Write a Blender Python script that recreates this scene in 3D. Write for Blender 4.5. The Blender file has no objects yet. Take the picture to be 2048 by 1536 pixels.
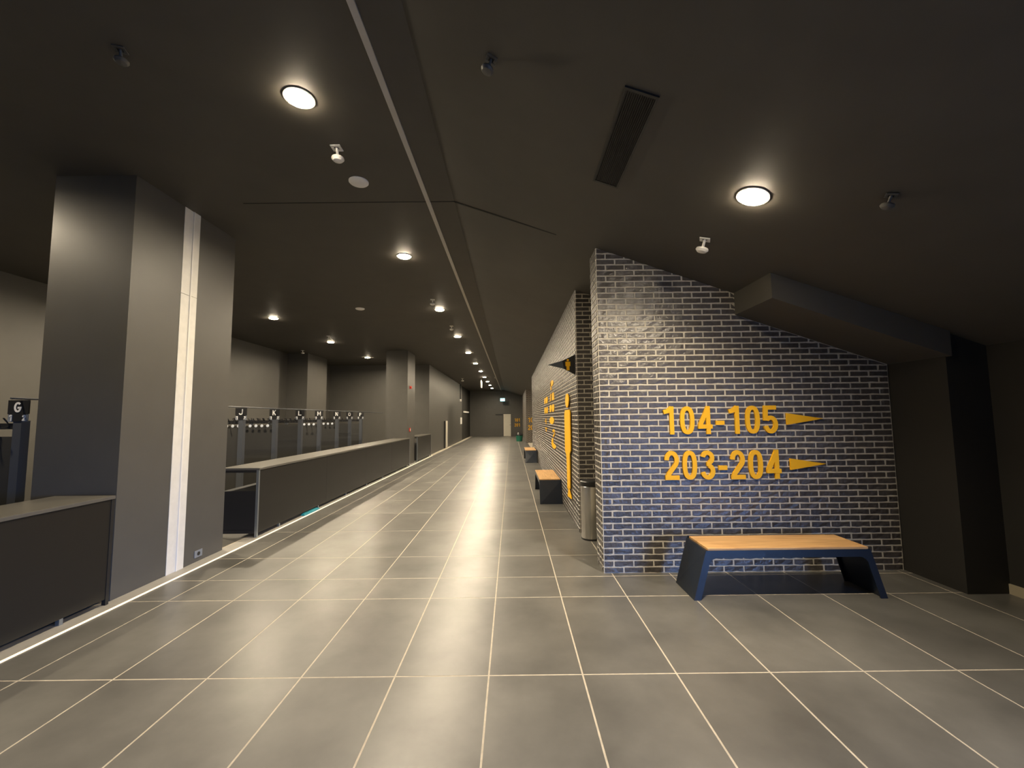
import bpy, bmesh, math, random
from mathutils import Vector, Matrix

random.seed(7)
S = bpy.context.scene
COL = S.collection

# ------------------------------------------------------------------ camera
H = 1.64
FPX = 840.0
PITCH, YAW, ROLL = 0.0802, 0.0018, -0.0102
cp, sp, cy, sy = math.cos(PITCH), math.sin(PITCH), math.cos(YAW), math.sin(YAW)
FW = Vector((sy * cp, cy * cp, sp))
RT0 = Vector((cy, -sy, 0))
UP0 = RT0.cross(FW)
RT = RT0 * math.cos(ROLL) + UP0 * math.sin(ROLL)
UP = UP0 * math.cos(ROLL) - RT0 * math.sin(ROLL)
cam_d = bpy.data.cameras.new('camera')
cam_d.sensor_fit = 'HORIZONTAL'
cam_d.sensor_width = 36.0
cam_d.lens = FPX / 2048.0 * 36.0
cam_d.clip_start = 0.02
cam_d.clip_end = 200
cam = bpy.data.objects.new('camera', cam_d)
COL.objects.link(cam)
cam.matrix_world = Matrix(((RT.x, UP.x, -FW.x, 0), (RT.y, UP.y, -FW.y, 0), (RT.z, UP.z, -FW.z, H), (0, 0, 0, 1)))
S.camera = cam

# ------------------------------------------------------------------ world: blue dusk outside the glazed doors behind the camera
W = bpy.data.worlds.new('dusk')
S.world = W
W.use_nodes = True
bg = W.node_tree.nodes['Background']
bg.inputs[0].default_value = (0.20, 0.42, 1.0, 1)
bg.inputs[1].default_value = 48.0

# ------------------------------------------------------------------ exposure and lamp levels
S.view_settings.view_transform = 'Standard'
S.view_settings.look = 'None'
S.view_settings.gamma = 1.0
S.view_settings.use_curve_mapping = False
S.view_settings.exposure = 0.0
LAMP_W = 120.0
LAMP_COL = (1.0, 0.84, 0.61)
LAMP_SPREAD = math.radians(171)

# ------------------------------------------------------------------ key dimensions
ZC = 4.08            # flat ceiling
CREASE = -0.62       # where the ceiling starts to slope
YB = 4.558           # brick end wall
XB = 0.957           # corridor side of the brick walls
XR = 4.116           # right end of brick end wall
XLED = -3.53
XP = -3.70           # corridor face of pillars
XLW = -8.2           # back wall of the cloakroom
YEND = 38.0
YBACK = -5.5
XRW = 4.52           # side wall right of camera
Y2 = 6.1             # second brick wall starts
Y2E = 19.5
Y3 = 27.6
def slope(x):
    return 3.528 - 0.35 * (x - 0.952) if x > CREASE else ZC


# ------------------------------------------------------------------ materials
def mat(name, col, rough=0.6, metal=0.0, spec=0.5, var=0.0, scale=8.0, bump=0.0, bscale=60.0, emit=None, es=0.0, rvar=0.0, orand=0.0, coat=0.0):
    m = bpy.data.materials.new(name)
    m.use_nodes = True
    nt = m.node_tree
    b = nt.nodes['Principled BSDF']
    b.inputs['Base Color'].default_value = (*col, 1)
    b.inputs['Roughness'].default_value = rough
    b.inputs['Metallic'].default_value = metal
    b.inputs['Specular IOR Level'].default_value = spec
    if coat:
        b.inputs['Coat Weight'].default_value = coat
        b.inputs['Coat Roughness'].default_value = 0.25
    if emit:
        b.inputs['Emission Color'].default_value = (*emit, 1)
        b.inputs['Emission Strength'].default_value = es
    tc = None
    if var or bump or rvar or orand:
        tc = nt.nodes.new('ShaderNodeTexCoord')
        geo = nt.nodes.new('ShaderNodeNewGeometry')
        pos = geo.outputs['Position']
    if var or orand:
        hsv = nt.nodes.new('ShaderNodeHueSaturation')
        hsv.inputs['Color'].default_value = (*col, 1)
        val = None
        if var:
            n = nt.nodes.new('ShaderNodeTexNoise')
            n.inputs['Scale'].default_value = scale
            n.inputs['Detail'].default_value = 5
            n.inputs['Roughness'].default_value = 0.6
            nt.links.new(pos, n.inputs['Vector'])
            mr = nt.nodes.new('ShaderNodeMapRange')
            mr.inputs[1].default_value = 0.3
            mr.inputs[2].default_value = 0.7
            mr.inputs[3].default_value = 1 - var
            mr.inputs[4].default_value = 1 + var
            nt.links.new(n.outputs['Fac'], mr.inputs[0])
            val = mr.outputs[0]
        if orand:
            oi = nt.nodes.new('ShaderNodeObjectInfo')
            mo = nt.nodes.new('ShaderNodeMapRange')
            mo.inputs[3].default_value = 1 - orand
            mo.inputs[4].default_value = 1 + orand
            nt.links.new(oi.outputs['Random'], mo.inputs[0])
            if val is None:
                val = mo.outputs[0]
            else:
                mu = nt.nodes.new('ShaderNodeMath')
                mu.operation = 'MULTIPLY'
                nt.links.new(val, mu.inputs[0])
                nt.links.new(mo.outputs[0], mu.inputs[1])
                val = mu.outputs[0]
        nt.links.new(val, hsv.inputs['Value'])
        nt.links.new(hsv.outputs[0], b.inputs['Base Color'])
    if rvar:
        n3 = nt.nodes.new('ShaderNodeTexNoise')
        n3.inputs['Scale'].default_value = scale * 1.7
        n3.inputs['Detail'].default_value = 4
        nt.links.new(pos, n3.inputs['Vector'])
        mr3 = nt.nodes.new('ShaderNodeMapRange')
        mr3.inputs[1].default_value = 0.3
        mr3.inputs[2].default_value = 0.7
        mr3.inputs[3].default_value = max(0.05, rough - rvar)
        mr3.inputs[4].default_value = min(1.0, rough + rvar)
        nt.links.new(n3.outputs['Fac'], mr3.inputs[0])
        nt.links.new(mr3.outputs[0], b.inputs['Roughness'])
    if bump:
        n2 = nt.nodes.new('ShaderNodeTexNoise')
        n2.inputs['Scale'].default_value = bscale
        n2.inputs['Detail'].default_value = 4
        nt.links.new(pos, n2.inputs['Vector'])
        bp = nt.nodes.new('ShaderNodeBump')
        bp.inputs['Strength'].default_value = bump
        bp.inputs['Distance'].default_value = 0.01
        nt.links.new(n2.outputs['Fac'], bp.inputs['Height'])
        nt.links.new(bp.outputs[0], b.inputs['Normal'])
    return m


M = {}
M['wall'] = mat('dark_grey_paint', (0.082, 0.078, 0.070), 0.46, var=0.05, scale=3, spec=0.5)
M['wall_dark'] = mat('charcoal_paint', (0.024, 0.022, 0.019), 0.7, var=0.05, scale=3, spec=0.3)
M['ceil'] = mat('black_ceiling_paint', (0.084, 0.077, 0.065), 0.60, var=0.06, scale=2.2, bump=0.03, bscale=90, spec=0.35)
M['tile'] = mat('grey_stone_tile', (0.120, 0.116, 0.105), 0.35, var=0.30, scale=1.5, orand=0.14, spec=0.55)
M['grout'] = mat('beige_grout', (0.46, 0.41, 0.33), 0.75, var=0.15, scale=20)
M['brick'] = mat('glazed_dark_brick', (0.066, 0.058, 0.054), 0.36, var=0.30, scale=28, bump=0.5, bscale=38, orand=0.22, spec=0.8)
M['mortar'] = mat('pale_mortar', (0.56, 0.52, 0.44), 0.9, var=0.15, scale=30, bump=0.2, bscale=120)
M['black'] = mat('black_satin_steel', (0.016, 0.016, 0.017), 0.38, spec=0.5, bump=0.02, bscale=150)
M['bench'] = mat('navy_black_powder_coat', (0.008, 0.014, 0.026), 0.36, spec=0.6, bump=0.03, bscale=240)
M['counter'] = mat('counter_black_laminate', (0.013, 0.012, 0.011), 0.36, var=0.04, scale=4, spec=0.45)
M['ctop'] = mat('counter_top_satin', (0.10, 0.094, 0.080), 0.30, spec=0.7, var=0.05, scale=6)
M['alu'] = mat('pale_joint_metal', (0.74, 0.72, 0.67), 0.40, metal=0.0, var=0.05, scale=12)
M['strip'] = mat('pale_ceiling_profile', (0.52, 0.49, 0.44), 0.5, var=0.04, scale=6)
M['steel'] = mat('stainless_steel', (0.62, 0.60, 0.56), 0.24, metal=1.0, bump=0.02, bscale=300)
M['edge'] = mat('bare_steel_edge', (0.34, 0.38, 0.42), 0.3, metal=0.8)
M['white'] = mat('white_plastic', (0.84, 0.82, 0.78), 0.45)
M['yellow'] = mat('yellow_lettering', (0.90, 0.48, 0.012), 0.5, spec=0.3)
M['letter'] = mat('white_lettering', (0.80, 0.79, 0.76), 0.5)
M['led'] = mat('led_line', (0.9, 0.86, 0.7), 0.5, emit=(1.0, 0.86, 0.56), es=0.95)
M['lens'] = mat('lamp_lens', (0.95, 0.92, 0.85), 0.4, emit=(1.0, 0.84, 0.60), es=260.0)
M['trimring'] = mat('white_lamp_ring', (0.6, 0.58, 0.54), 0.5)
M['grille'] = mat('black_air_grille', (0.020, 0.019, 0.018), 0.5)
M['post'] = mat('blue_grey_rack_steel', (0.085, 0.092, 0.105), 0.4, metal=0.3)
M['rackpanel'] = mat('dark_rack_board', (0.030, 0.029, 0.026), 0.6, var=0.05, scale=5)
M['tag'] = mat('pale_number_tag', (0.62, 0.66, 0.72), 0.4)
M['red'] = mat('red_alarm_plastic', (0.62, 0.05, 0.03), 0.4)
M['green'] = mat('green_bin_plastic', (0.02, 0.17, 0.11), 0.45)
M['door'] = mat('pale_door_leaf', (0.62, 0.58, 0.48), 0.5, var=0.03, scale=3)
M['exit'] = mat('lit_exit_sign', (0.5, 0.8, 0.75), 0.4, emit=(0.45, 0.85, 0.90), es=1.6)
M['cyan'] = mat('cyan_plastic', (0.01, 0.22, 0.28), 0.5)
M['grey'] = mat('grey_panel', (0.20, 0.22, 0.25), 0.35)
M['dimmed'] = mat('dimmed_sprinkler', (0.09, 0.088, 0.082), 0.4)  # darker copy of the sprinkler colour, standing in for weak light
M['tip_sheen'] = mat('sign_tip_sheen', (0.10, 0.115, 0.135), 0.3)  # lighter grey painted in for the reflection on the black sign
M['gap'] = mat('dark_joint_filler', (0.012, 0.011, 0.010), 0.8)
M['passage'] = mat('passage_paint', (0.06, 0.055, 0.05), 0.7)
M['asphalt'] = mat('dark_paving', (0.03, 0.03, 0.03), 0.9)
M['stoneband'] = mat('pale_stone_band', (0.34, 0.325, 0.30), 0.5, var=0.1, scale=5)
M['beige'] = mat('beige_skirting', (0.34, 0.29, 0.20), 0.6)
# oak seat with grain along the local length
mw = mat('oak_seat', (0.62, 0.36, 0.15), 0.5)
nt = mw.node_tree
tc = nt.nodes.new('ShaderNodeTexCoord')
mp = nt.nodes.new('ShaderNodeMapping')
mp.inputs['Scale'].default_value = (1.2, 26, 26)
nz = nt.nodes.new('ShaderNodeTexNoise')
nz.inputs['Scale'].default_value = 2.2
nz.inputs['Detail'].default_value = 6
nz.inputs['Distortion'].default_value = 0.6
cr = nt.nodes.new('ShaderNodeValToRGB')
cr.color_ramp.elements[0].position = 0.3
cr.color_ramp.elements[0].color = (0.47, 0.25, 0.095, 1)
cr.color_ramp.elements[1].position = 0.7
cr.color_ramp.elements[1].color = (0.74, 0.46, 0.20, 1)
nt.links.new(tc.outputs['Object'], mp.inputs['Vector'])
nt.links.new(mp.outputs[0], nz.inputs['Vector'])
nt.links.new(nz.outputs['Fac'], cr.inputs[0])
nt.links.new(cr.outputs[0], nt.nodes['Principled BSDF'].inputs['Base Color'])
M['oak'] = mw
# far brick wall: pieces too small to tell apart
mb = bpy.data.materials.new('distant_brick')
mb.use_nodes = True
nt = mb.node_tree
bt = nt.nodes.new('ShaderNodeTexBrick')
bt.inputs['Color1'].default_value = (0.062, 0.053, 0.050, 1)
bt.inputs['Color2'].default_value = (0.075, 0.062, 0.055, 1)
bt.inputs['Mortar'].default_value = (0.52, 0.47, 0.39, 1)
bt.inputs['Scale'].default_value = 1.0
bt.inputs['Brick Width'].default_value = 0.2105
bt.inputs['Row Height'].default_value = 0.064
bt.inputs['Mortar Size'].default_value = 0.006
g = nt.nodes.new('ShaderNodeNewGeometry')
sx = nt.nodes.new('ShaderNodeSeparateXYZ')
ad = nt.nodes.new('ShaderNodeMath')
cx = nt.nodes.new('ShaderNodeCombineXYZ')
nt.links.new(g.outputs['Position'], sx.inputs[0])
nt.links.new(sx.outputs[0], ad.inputs[0])
nt.links.new(sx.outputs[1], ad.inputs[1])
nt.links.new(ad.outputs[0], cx.inputs[0])
nt.links.new(sx.outputs[2], cx.inputs[1])
nt.links.new(cx.outputs[0], bt.inputs['Vector'])
nt.links.new(bt.outputs['Color'], nt.nodes['Principled BSDF'].inputs['Base Color'])
nt.nodes['Principled BSDF'].inputs['Roughness'].default_value = 0.45
M['farbrick'] = mb
# thin window glass
mg = bpy.data.materials.new('clear_glass')
mg.use_nodes = True
nt = mg.node_tree
nt.nodes.remove(nt.nodes['Principled BSDF'])
tr = nt.nodes.new('ShaderNodeBsdfTransparent')
gl = nt.nodes.new('ShaderNodeBsdfGlossy')
gl.inputs['Roughness'].default_value = 0.02
mx = nt.nodes.new('ShaderNodeMixShader')
mx.inputs[0].default_value = 0.08
nt.links.new(tr.outputs[0], mx.inputs[1])
nt.links.new(gl.outputs[0], mx.inputs[2])
nt.links.new(mx.outputs[0], nt.nodes['Material Output'].inputs[0])
M['glass'] = mg


# ------------------------------------------------------------------ helpers
class MB:
    """collects simple shapes and links them as one mesh object"""
    def __init__(self):
        self.v, self.f, self.smooth = [], [], set()

    def add(self, vs, fs, smooth=False):
        o = len(self.v)
        self.v += [tuple(p) for p in vs]
        for q in fs:
            if smooth:
                self.smooth.add(len(self.f))
            self.f.append(tuple(i + o for i in q))
        return self

    def box(self, x0, x1, y0, y1, z0, z1):
        return self.add([(x0, y0, z0), (x1, y0, z0), (x1, y1, z0), (x0, y1, z0), (x0, y0, z1), (x1, y0, z1), (x1, y1, z1), (x0, y1, z1)],
                        [(3, 2, 1, 0), (4, 5, 6, 7), (0, 1, 5, 4), (1, 2, 6, 5), (2, 3, 7, 6), (3, 0, 4, 7)])

    def hexa(self, p):
        return self.add(p, [(3, 2, 1, 0), (4, 5, 6, 7), (0, 1, 5, 4), (1, 2, 6, 5), (2, 3, 7, 6), (3, 0, 4, 7)])

    def prism(self, poly, fn0, fn1):
        n = len(poly)
        vs = [fn0(*p) for p in poly] + [fn1(*p) for p in poly]
        fs = [tuple(range(n))[::-1], tuple(range(n, 2 * n))] + [(i, (i + 1) % n, n + (i + 1) % n, n + i) for i in range(n)]
        return self.add(vs, fs)

    def lathe(self, prof, c=(0, 0, 0), n=28, axis='z'):
        vs, fs = [], []
        for (r, z) in prof:
            for k in range(n):
                a = 2 * math.pi * k / n
                p = (r * math.cos(a), r * math.sin(a), z)
                if axis == 'y':
                    p = (p[0], p[2], p[1])
                if axis == 'x':
                    p = (p[2], p[0], p[1])
                vs.append((c[0] + p[0], c[1] + p[1], c[2] + p[2]))
        for i in range(len(prof) - 1):
            for k in range(n):
                fs.append((i * n + k, i * n + (k + 1) % n, (i + 1) * n + (k + 1) % n, (i + 1) * n + k))
        fs.append(tuple(range(n))[::-1])
        fs.append(tuple(range((len(prof) - 1) * n, len(prof) * n)))
        return self.add(vs, fs, smooth=False)

    def rod(self, a, b, r, n=10):
        a, b = Vector(a), Vector(b)
        d = (b - a).normalized()
        u = d.orthogonal().normalized()
        w = d.cross(u)
        vs = []
        for p in (a, b):
            for k in range(n):
                t = 2 * math.pi * k / n
                vs.append(p + u * r * math.cos(t) + w * r * math.sin(t))
        fs = [(k, (k + 1) % n, n + (k + 1) % n, n + k) for k in range(n)] + [tuple(range(n))[::-1], tuple(range(n, 2 * n))]
        return self.add(vs, fs)

    def mesh(self, name, m, fix=True):
        me = bpy.data.meshes.new(name)
        me.from_pydata(self.v, [], self.f)
        if fix:
            bm = bmesh.new()
            bm.from_mesh(me)
            bmesh.ops.recalc_face_normals(bm, faces=bm.faces)
            bm.to_mesh(me)
            bm.free()
        me.materials.append(M[m])
        me.update()
        return me

    def build(self, name, m, parent=None, bevel=0.0, smooth=0.0, loc=None):
        me = self.mesh(name, m)
        o = bpy.data.objects.new(name, me)
        COL.objects.link(o)
        if bevel:
            md = o.modifiers.new('bevel', 'BEVEL')
            md.width = bevel
            md.segments = 2
            md.limit_method = 'ANGLE'
        if smooth:
            for p in me.polygons:
                p.use_smooth = True
            me.set_sharp_from_angle(angle=math.radians(smooth))
        if parent:
            o.parent = parent
        if loc:
            o.location = loc
        return o


def tag(o, label=None, cat=None, group=None, kind=None):
    if label:
        o['label'] = label
    if cat:
        o['category'] = cat
    if group:
        o['group'] = group
    if kind:
        o['kind'] = kind
    return o


def empty(name, loc, rz=0.0):
    o = bpy.data.objects.new(name, None)
    o.empty_display_size = 0.1
    COL.objects.link(o)
    o.location = loc
    o.rotation_euler = (0, 0, rz)
    return o


def struct(name, mb, m, label, cat, **k):
    return tag(mb.build(name, m, **k), label, cat, None, 'structure')


def copy_tree(o, parent=None):
    c = o.copy()
    COL.objects.link(c)
    c.parent = parent
    for ch in list(o.children):
        copy_tree(ch, c)
    return c


# stroke lettering -----------------------------------------------------
def arc(cx, cy_, rx, ry, a0, a1, n=14):
    return [(cx + rx * math.cos(math.radians(a0 + (a1 - a0) * i / n)), cy_ + ry * math.sin(math.radians(a0 + (a1 - a0) * i / n))) for i in range(n + 1)]


def strokes(ch, w, h, t):
    k = t / 2
    x0, x1, y0, y1, xm = k, w - k, k, h - k, w / 2
    if ch == '0' or ch == 'O':
        n = 28
        pts = []
        for i in range(n):
            a = 2 * math.pi * i / n
            c, s = math.cos(a), math.sin(a)
            e = 0.82
            pts.append((xm + (xm - k) * math.copysign(abs(c) ** e, c), h / 2 + (h / 2 - k) * math.copysign(abs(s) ** e, s)))
        return [(pts, True)]
    if ch == '1':
        xs = w * 0.66
        return [([(xs, 0), (xs, h)], False), ([(w * 0.10, h * 0.80), (xs - k * 0.2, h * 0.86)], False), ([(w * 0.36, h * 0.83), (xs, h * 0.955)], False)]
    if ch == '2':
        r = xm - k
        ry = h * 0.25
        a = arc(xm, y1 - ry, r, ry, 180, -35, 16)
        return [(a + [(w * 0.52, h * 0.36), (w * 0.27, h * 0.20), (x0 + k * 0.3, h * 0.10)], False), ([(0.02 * w, y0), (w, y0)], False)]
    if ch == '3':
        r = xm - k
        up = arc(xm, h * 0.745, r * 0.93, h * 0.255 - k, 170, -75, 14)
        lo = arc(xm, h * 0.28, r, h * 0.28 - k, 80, -172, 16)
        return [(up, False), (lo, False), ([(w * 0.42, h * 0.535), (w * 0.62, h * 0.535)], False)]
    if ch == '4':
        xs = w * 0.72
        return [([(xs, 0), (xs, h)], False), ([(xs, h - k * 0.9), (k * 0.9, h * 0.31)], False), ([(0, h * 0.27), (w, h * 0.27)], False)]
    if ch == '5':
        r = xm - k
        lo = arc(xm, h * 0.32, r, h * 0.32 - k, 135, -168, 18)
        return [([(w * 0.14, y1), (w * 0.93, y1)], False), ([(w * 0.20, h), (w * 0.15, h * 0.46)], False), (lo, False)]
    if ch == '-':
        return [([(0, h * 0.40), (w, h * 0.40)], False)]
    if ch == 'J':
        return [([(x1, h), (x1, h * 0.28)] + arc(xm, h * 0.28, xm - k, h * 0.28 - k, -10, -180, 10), False)]
    if ch == 'K':
        return [([(x0, 0), (x0, h)], False), ([(x1, h), (x0, h * 0.40)], False), ([(w * 0.35, h * 0.55), (x1, 0)], False)]
    if ch == 'L':
        return [([(x0, 0), (x0, h)], False), ([(0, y0), (w, y0)], False)]
    if ch == 'M':
        return [([(x0, 0), (x0, h)], False), ([(x1, 0), (x1, h)], False), ([(x0, h), (xm, h * 0.3), (x1, h)], False)]
    if ch == 'N':
        return [([(x0, 0), (x0, h)], False), ([(x1, 0), (x1, h)], False), ([(x0, h), (x1, 0)], False)]
    if ch == 'P':
        return [([(x0, 0), (x0, h)], False), ([(x0, y1), (xm, y1)] + arc(xm, h * 0.74, xm - k, h * 0.26 - k, 90, -90, 10) + [(x0, h * 0.48 + k)], False)]
    if ch == 'G':
        return [(arc(xm, h / 2, xm - k, h / 2 - k, 45, 330, 20) + [(x1, h * 0.45)], False), ([(xm, h * 0.45), (w, h * 0.45)], False)]
    return []


def ribbon(mb, pts, closed, t, d, place):
    """stroke of width t and depth d; place(u, v, w) -> xyz, w=0 at the back, w=d at the front"""
    n = len(pts)
    L, Rr = [], []
    for i in range(n):
        a = Vector(pts[(i - 1) % n] if (closed or i > 0) else pts[i])
        b = Vector(pts[(i + 1) % n] if (closed or i < n - 1) else pts[i])
        e = (b - a).normalized()
        nn = Vector((-e.y, e.x)) * t / 2
        p = Vector(pts[i])
        L.append(p + nn)
        Rr.append(p - nn)
    vs = []
    for i in range(n):
        vs += [place(L[i].x, L[i].y, d), place(Rr[i].x, Rr[i].y, d), place(Rr[i].x, Rr[i].y, 0), place(L[i].x, L[i].y, 0)]
    fs = []
    for i in range(n if closed else n - 1):
        a, b = 4 * i, 4 * ((i + 1) % n)
        for j in range(4):
            fs.append((a + j, a + (j + 1) % 4, b + (j + 1) % 4, b + j))
    if not closed:
        fs.append((0, 1, 2, 3))
        e = 4 * (n - 1)
        fs.append((e + 3, e + 2, e + 1, e))
    mb.add(vs, fs)


def glyph(ch, w, h, t, d, place):
    mb = MB()
    for i, (pts, cl) in enumerate(strokes(ch, w, h, t)):
        ribbon(mb, pts, cl, t, d + 0.0012 * i, place)
    return mb


# ================================================================== SETTING
# ---- ceiling: flat part, sloped part, bulkhead
ce = MB().box(XLW - 0.2, CREASE, YBACK - 0.2, YEND + 0.2, ZC, ZC + 0.25)
ceiling = struct('ceiling', ce, 'ceil', 'flat black ceiling over corridor and cloakroom', 'ceiling')
cs = MB()
xa, xb = CREASE, XRW + 0.3
cs.hexa([(xa, YBACK - 0.2, slope(xa + 1e-6)), (xb, YBACK - 0.2, slope(xb)), (xb, YEND + 0.2, slope(xb)), (xa, YEND + 0.2, slope(xa + 1e-6)),
         (xa, YBACK - 0.2, ZC + 0.25), (xb, YBACK - 0.2, ZC + 0.25), (xb, YEND + 0.2, ZC + 0.25), (xa, YEND + 0.2, ZC + 0.25)])
struct('ceiling_sloped', cs, 'ceil', 'black ceiling sloping down towards the brick wall on the right', 'ceiling')
BX0, BY0, BDROP = 2.48, 3.90, 0.245
bk = MB()
e_ = 0.02
bk.hexa([(BX0, BY0, slope(BX0) - BDROP), (XR + 0.02, BY0, slope(XR) - BDROP), (XR + 0.02, YB + 0.1, slope(XR) - BDROP), (BX0, YB + 0.1, slope(BX0) - BDROP),
         (BX0, BY0, slope(BX0) + e_), (XR + 0.02, BY0, slope(XR) + e_), (XR + 0.02, YB + 0.1, slope(XR) + e_), (BX0, YB + 0.1, slope(BX0) + e_)])
struct('ceiling_bulkhead', bk, 'ceil', 'dropped black bulkhead box above the right end of the brick wall', 'bulkhead')
# pale profile running the length of the ceiling
struct('trim_1', MB().box(-0.937, -0.892, YBACK, YEND, ZC - 0.014, ZC), 'strip', 'thin pale metal profile running along the black ceiling', 'profile')
# movement joint across ceiling, with one bright edge
struct('trim_2', MB().box(-3.0, CREASE, 4.556, 4.567, ZC - 0.003, ZC).hexa(
    [(CREASE, 4.545, slope(-.61) - .004), (XB + .02, 4.545, slope(XB) - .004), (XB + .02, 4.57, slope(XB) - .004), (CREASE, 4.57, slope(-.61) - .004),
     (CREASE, 4.545, slope(-.61)), (XB + .02, 4.545, slope(XB)), (XB + .02, 4.57, slope(XB)), (CREASE, 4.57, slope(-.61))]),
    'gap', 'dark joint line crossing the ceiling to the brick corner', 'joint')

# ---- plain walls
struct('wall_left', MB().box(XLW - 0.2, XLW, YBACK, 19.4, 0, ZC), 'wall', 'dark grey painted back wall of the cloakroom', 'wall')
struct('wall_cloakroom_end', MB().box(XLW, XP, 18.9, 19.3, 0, ZC), 'wall', 'dark grey end wall behind the coat racks', 'wall')
struct('wall_corridor_left', MB().box(-4.1, XP, 19.3, 31.4, 0, ZC), 'wall', 'long grey wall along the far left of the corridor', 'wall')
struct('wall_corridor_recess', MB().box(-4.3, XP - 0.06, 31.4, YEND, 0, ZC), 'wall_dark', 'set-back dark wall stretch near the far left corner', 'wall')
struct('wall_end', MB().box(-4.3, 3.2, YEND, YEND + 0.2, 0, ZC), 'wall', 'dark wall closing the far end of the corridor', 'wall')
struct('wall_back', MB().box(XLW, XRW + .2, YBACK - 0.2, YBACK, 0, ZC), 'wall_dark', 'dark wall behind the viewer', 'wall')
GY0, GY1, GZ = -4.9, -0.9, 2.10      # glazed opening in the side wall, behind the viewer
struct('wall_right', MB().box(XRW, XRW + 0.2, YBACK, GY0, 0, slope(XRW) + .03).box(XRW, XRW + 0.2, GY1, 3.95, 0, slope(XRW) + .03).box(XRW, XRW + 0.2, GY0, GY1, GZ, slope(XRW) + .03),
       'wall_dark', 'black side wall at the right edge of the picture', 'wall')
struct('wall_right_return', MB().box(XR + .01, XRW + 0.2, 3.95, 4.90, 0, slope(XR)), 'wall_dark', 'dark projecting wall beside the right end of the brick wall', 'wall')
struct('baseboard_right', MB().box(XRW - 0.014, XRW, 3.72, 3.95, 0, 0.09), 'beige', 'short beige skirting piece at the foot of the right wall', 'skirting')
struct('wall_passage', MB().box(3.0, 3.2, 4.90, Y2, 0, slope(3.0)), 'passage', 'dark wall closing the passage behind the brick corner', 'wall')
# column on back wall
struct('wall_column', MB().box(XLW, -7.45, 15.3, 16.9, 0, ZC), 'wall', 'dark square column standing out from the cloakroom back wall', 'column')

# ---- pillars with metal joint cover
p1 = MB().box(-4.5, XP, 4.0, 4.62, 0, ZC).box(-4.5, XP, 4.85, 5.5, 0, ZC).box(-4.5, XP - 0.03, 4.62, 4.85, 0, ZC)
pillar = tag(p1.build('pillar', 'wall'), 'big grey pillar in the left foreground split by a pale metal joint strip', 'pillar', None, 'structure')
for za_, zb_ in ((0, 3.075), (3.080, ZC)):
    jc = MB().box(XP - .03, XP + 0.004, 4.62, 4.745, za_, zb_).box(XP - .03, XP + 0.010, 4.757, 4.85, za_, zb_)
    tag(jc.build('joint_cover', 'alu', pillar), 'pale aluminium joint cover')
tag(MB().box(XP - .03, XP + 0.014, 4.745, 4.757, 0, ZC).build('joint_bead', 'white', pillar), 'thin bright bead')
p2 = MB().box(-4.47, XP, 14.95, 16.1, 0, ZC)
tag(p2.build('pillar', 'wall'), 'grey pillar at the far end of the long counter', 'pillar', None, 'structure')

# ---- floor with real tiles
TW, TL, TX0, TY0 = 0.6, 1.165, -0.1621, 2.825
JY = 4.48
floor = struct('floor', MB().box(XLW - .2, XRW + 0.2, YBACK - .2, YEND + .2, -0.20, -0.0007), 'grout', 'floor of large grey stone tiles with pale joints', 'floor')
GAP = 0.0045
def project(x, y, z):
    d = Vector((x, y, z - H))
    zz = d.dot(FW)
    if zz < 0.1:
        return None
    return 1024 + FPX * d.dot(RT) / zz, 768 - FPX * d.dot(UP) / zz
xs = sorted([TX0 + TW * i for i in range(-14, 9)] + [XLW, XRW])
xs = [x for x in xs if XLW <= x <= XRW]
ys = [TY0 + TL * k for k in range(-7, 32)]
ys = sorted([y for y in ys if YBACK < y < YEND] + [YBACK, YEND, JY])
BAND = -3.745      # pale stone band between the light line and the counters
tiles = []
for a, b in zip(xs[:-1], xs[1:]):
    spans = [(a, b)]
    if a < XLED < b:
        spans = [(a, BAND), (XLED + 0.013, b)]
    for (xa_, xb_) in spans:
        for c_, d_ in zip(ys[:-1], ys[1:]):
            if d_ > Y2 + .6 and xa_ > XB:
                continue
            if c_ > 19.3 and xb_ < XP:
                continue
            if xb_ - xa_ < 0.02 or d_ - c_ < 0.02:
                continue
            tiles.append((xa_ + GAP, xb_ - GAP, c_ + GAP, d_ - GAP))
def tkey(t):
    c = project((t[0] + t[1]) / 2, max(t[3] - .1, 0.3), 0)
    p = project(t[0], t[3], 0)
    q = project(t[1], t[3], 0)
    vis = any(r and -80 < r[0] < 2130 and 760 < r[1] < 1700 for r in (c, p, q)) and t[3] > 1.4
    hidden = t[1] < -3.7 and t[3] < 30     # behind counters: mostly hidden
    return (not vis, hidden, t[3] ** 2)
tiles.sort(key=tkey)
NT = 240
tmesh = {}
def tile_mesh(w, l):
    k = (round(w, 3), round(l, 3))
    if k not in tmesh:
        c = 0.0015
        mb_ = MB()
        mb_.add([(-w / 2, -l / 2, -.012), (w / 2, -l / 2, -.012), (w / 2, l / 2, -.012), (-w / 2, l / 2, -.012),
                 (-w / 2, -l / 2, -c), (w / 2, -l / 2, -c), (w / 2, l / 2, -c), (-w / 2, l / 2, -c),
                 (-w / 2 + c, -l / 2 + c, 0), (w / 2 - c, -l / 2 + c, 0), (w / 2 - c, l / 2 - c, 0), (-w / 2 + c, l / 2 - c, 0)],
                [(0, 1, 5, 4), (1, 2, 6, 5), (2, 3, 7, 6), (3, 0, 4, 7), (4, 5, 9, 8), (5, 6, 10, 9), (6, 7, 11, 10), (7, 4, 8, 11), (8, 9, 10, 11)])
        tmesh[k] = mb_.mesh('tile', 'tile', fix=False)
    return tmesh[k]
rest = MB()
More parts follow.
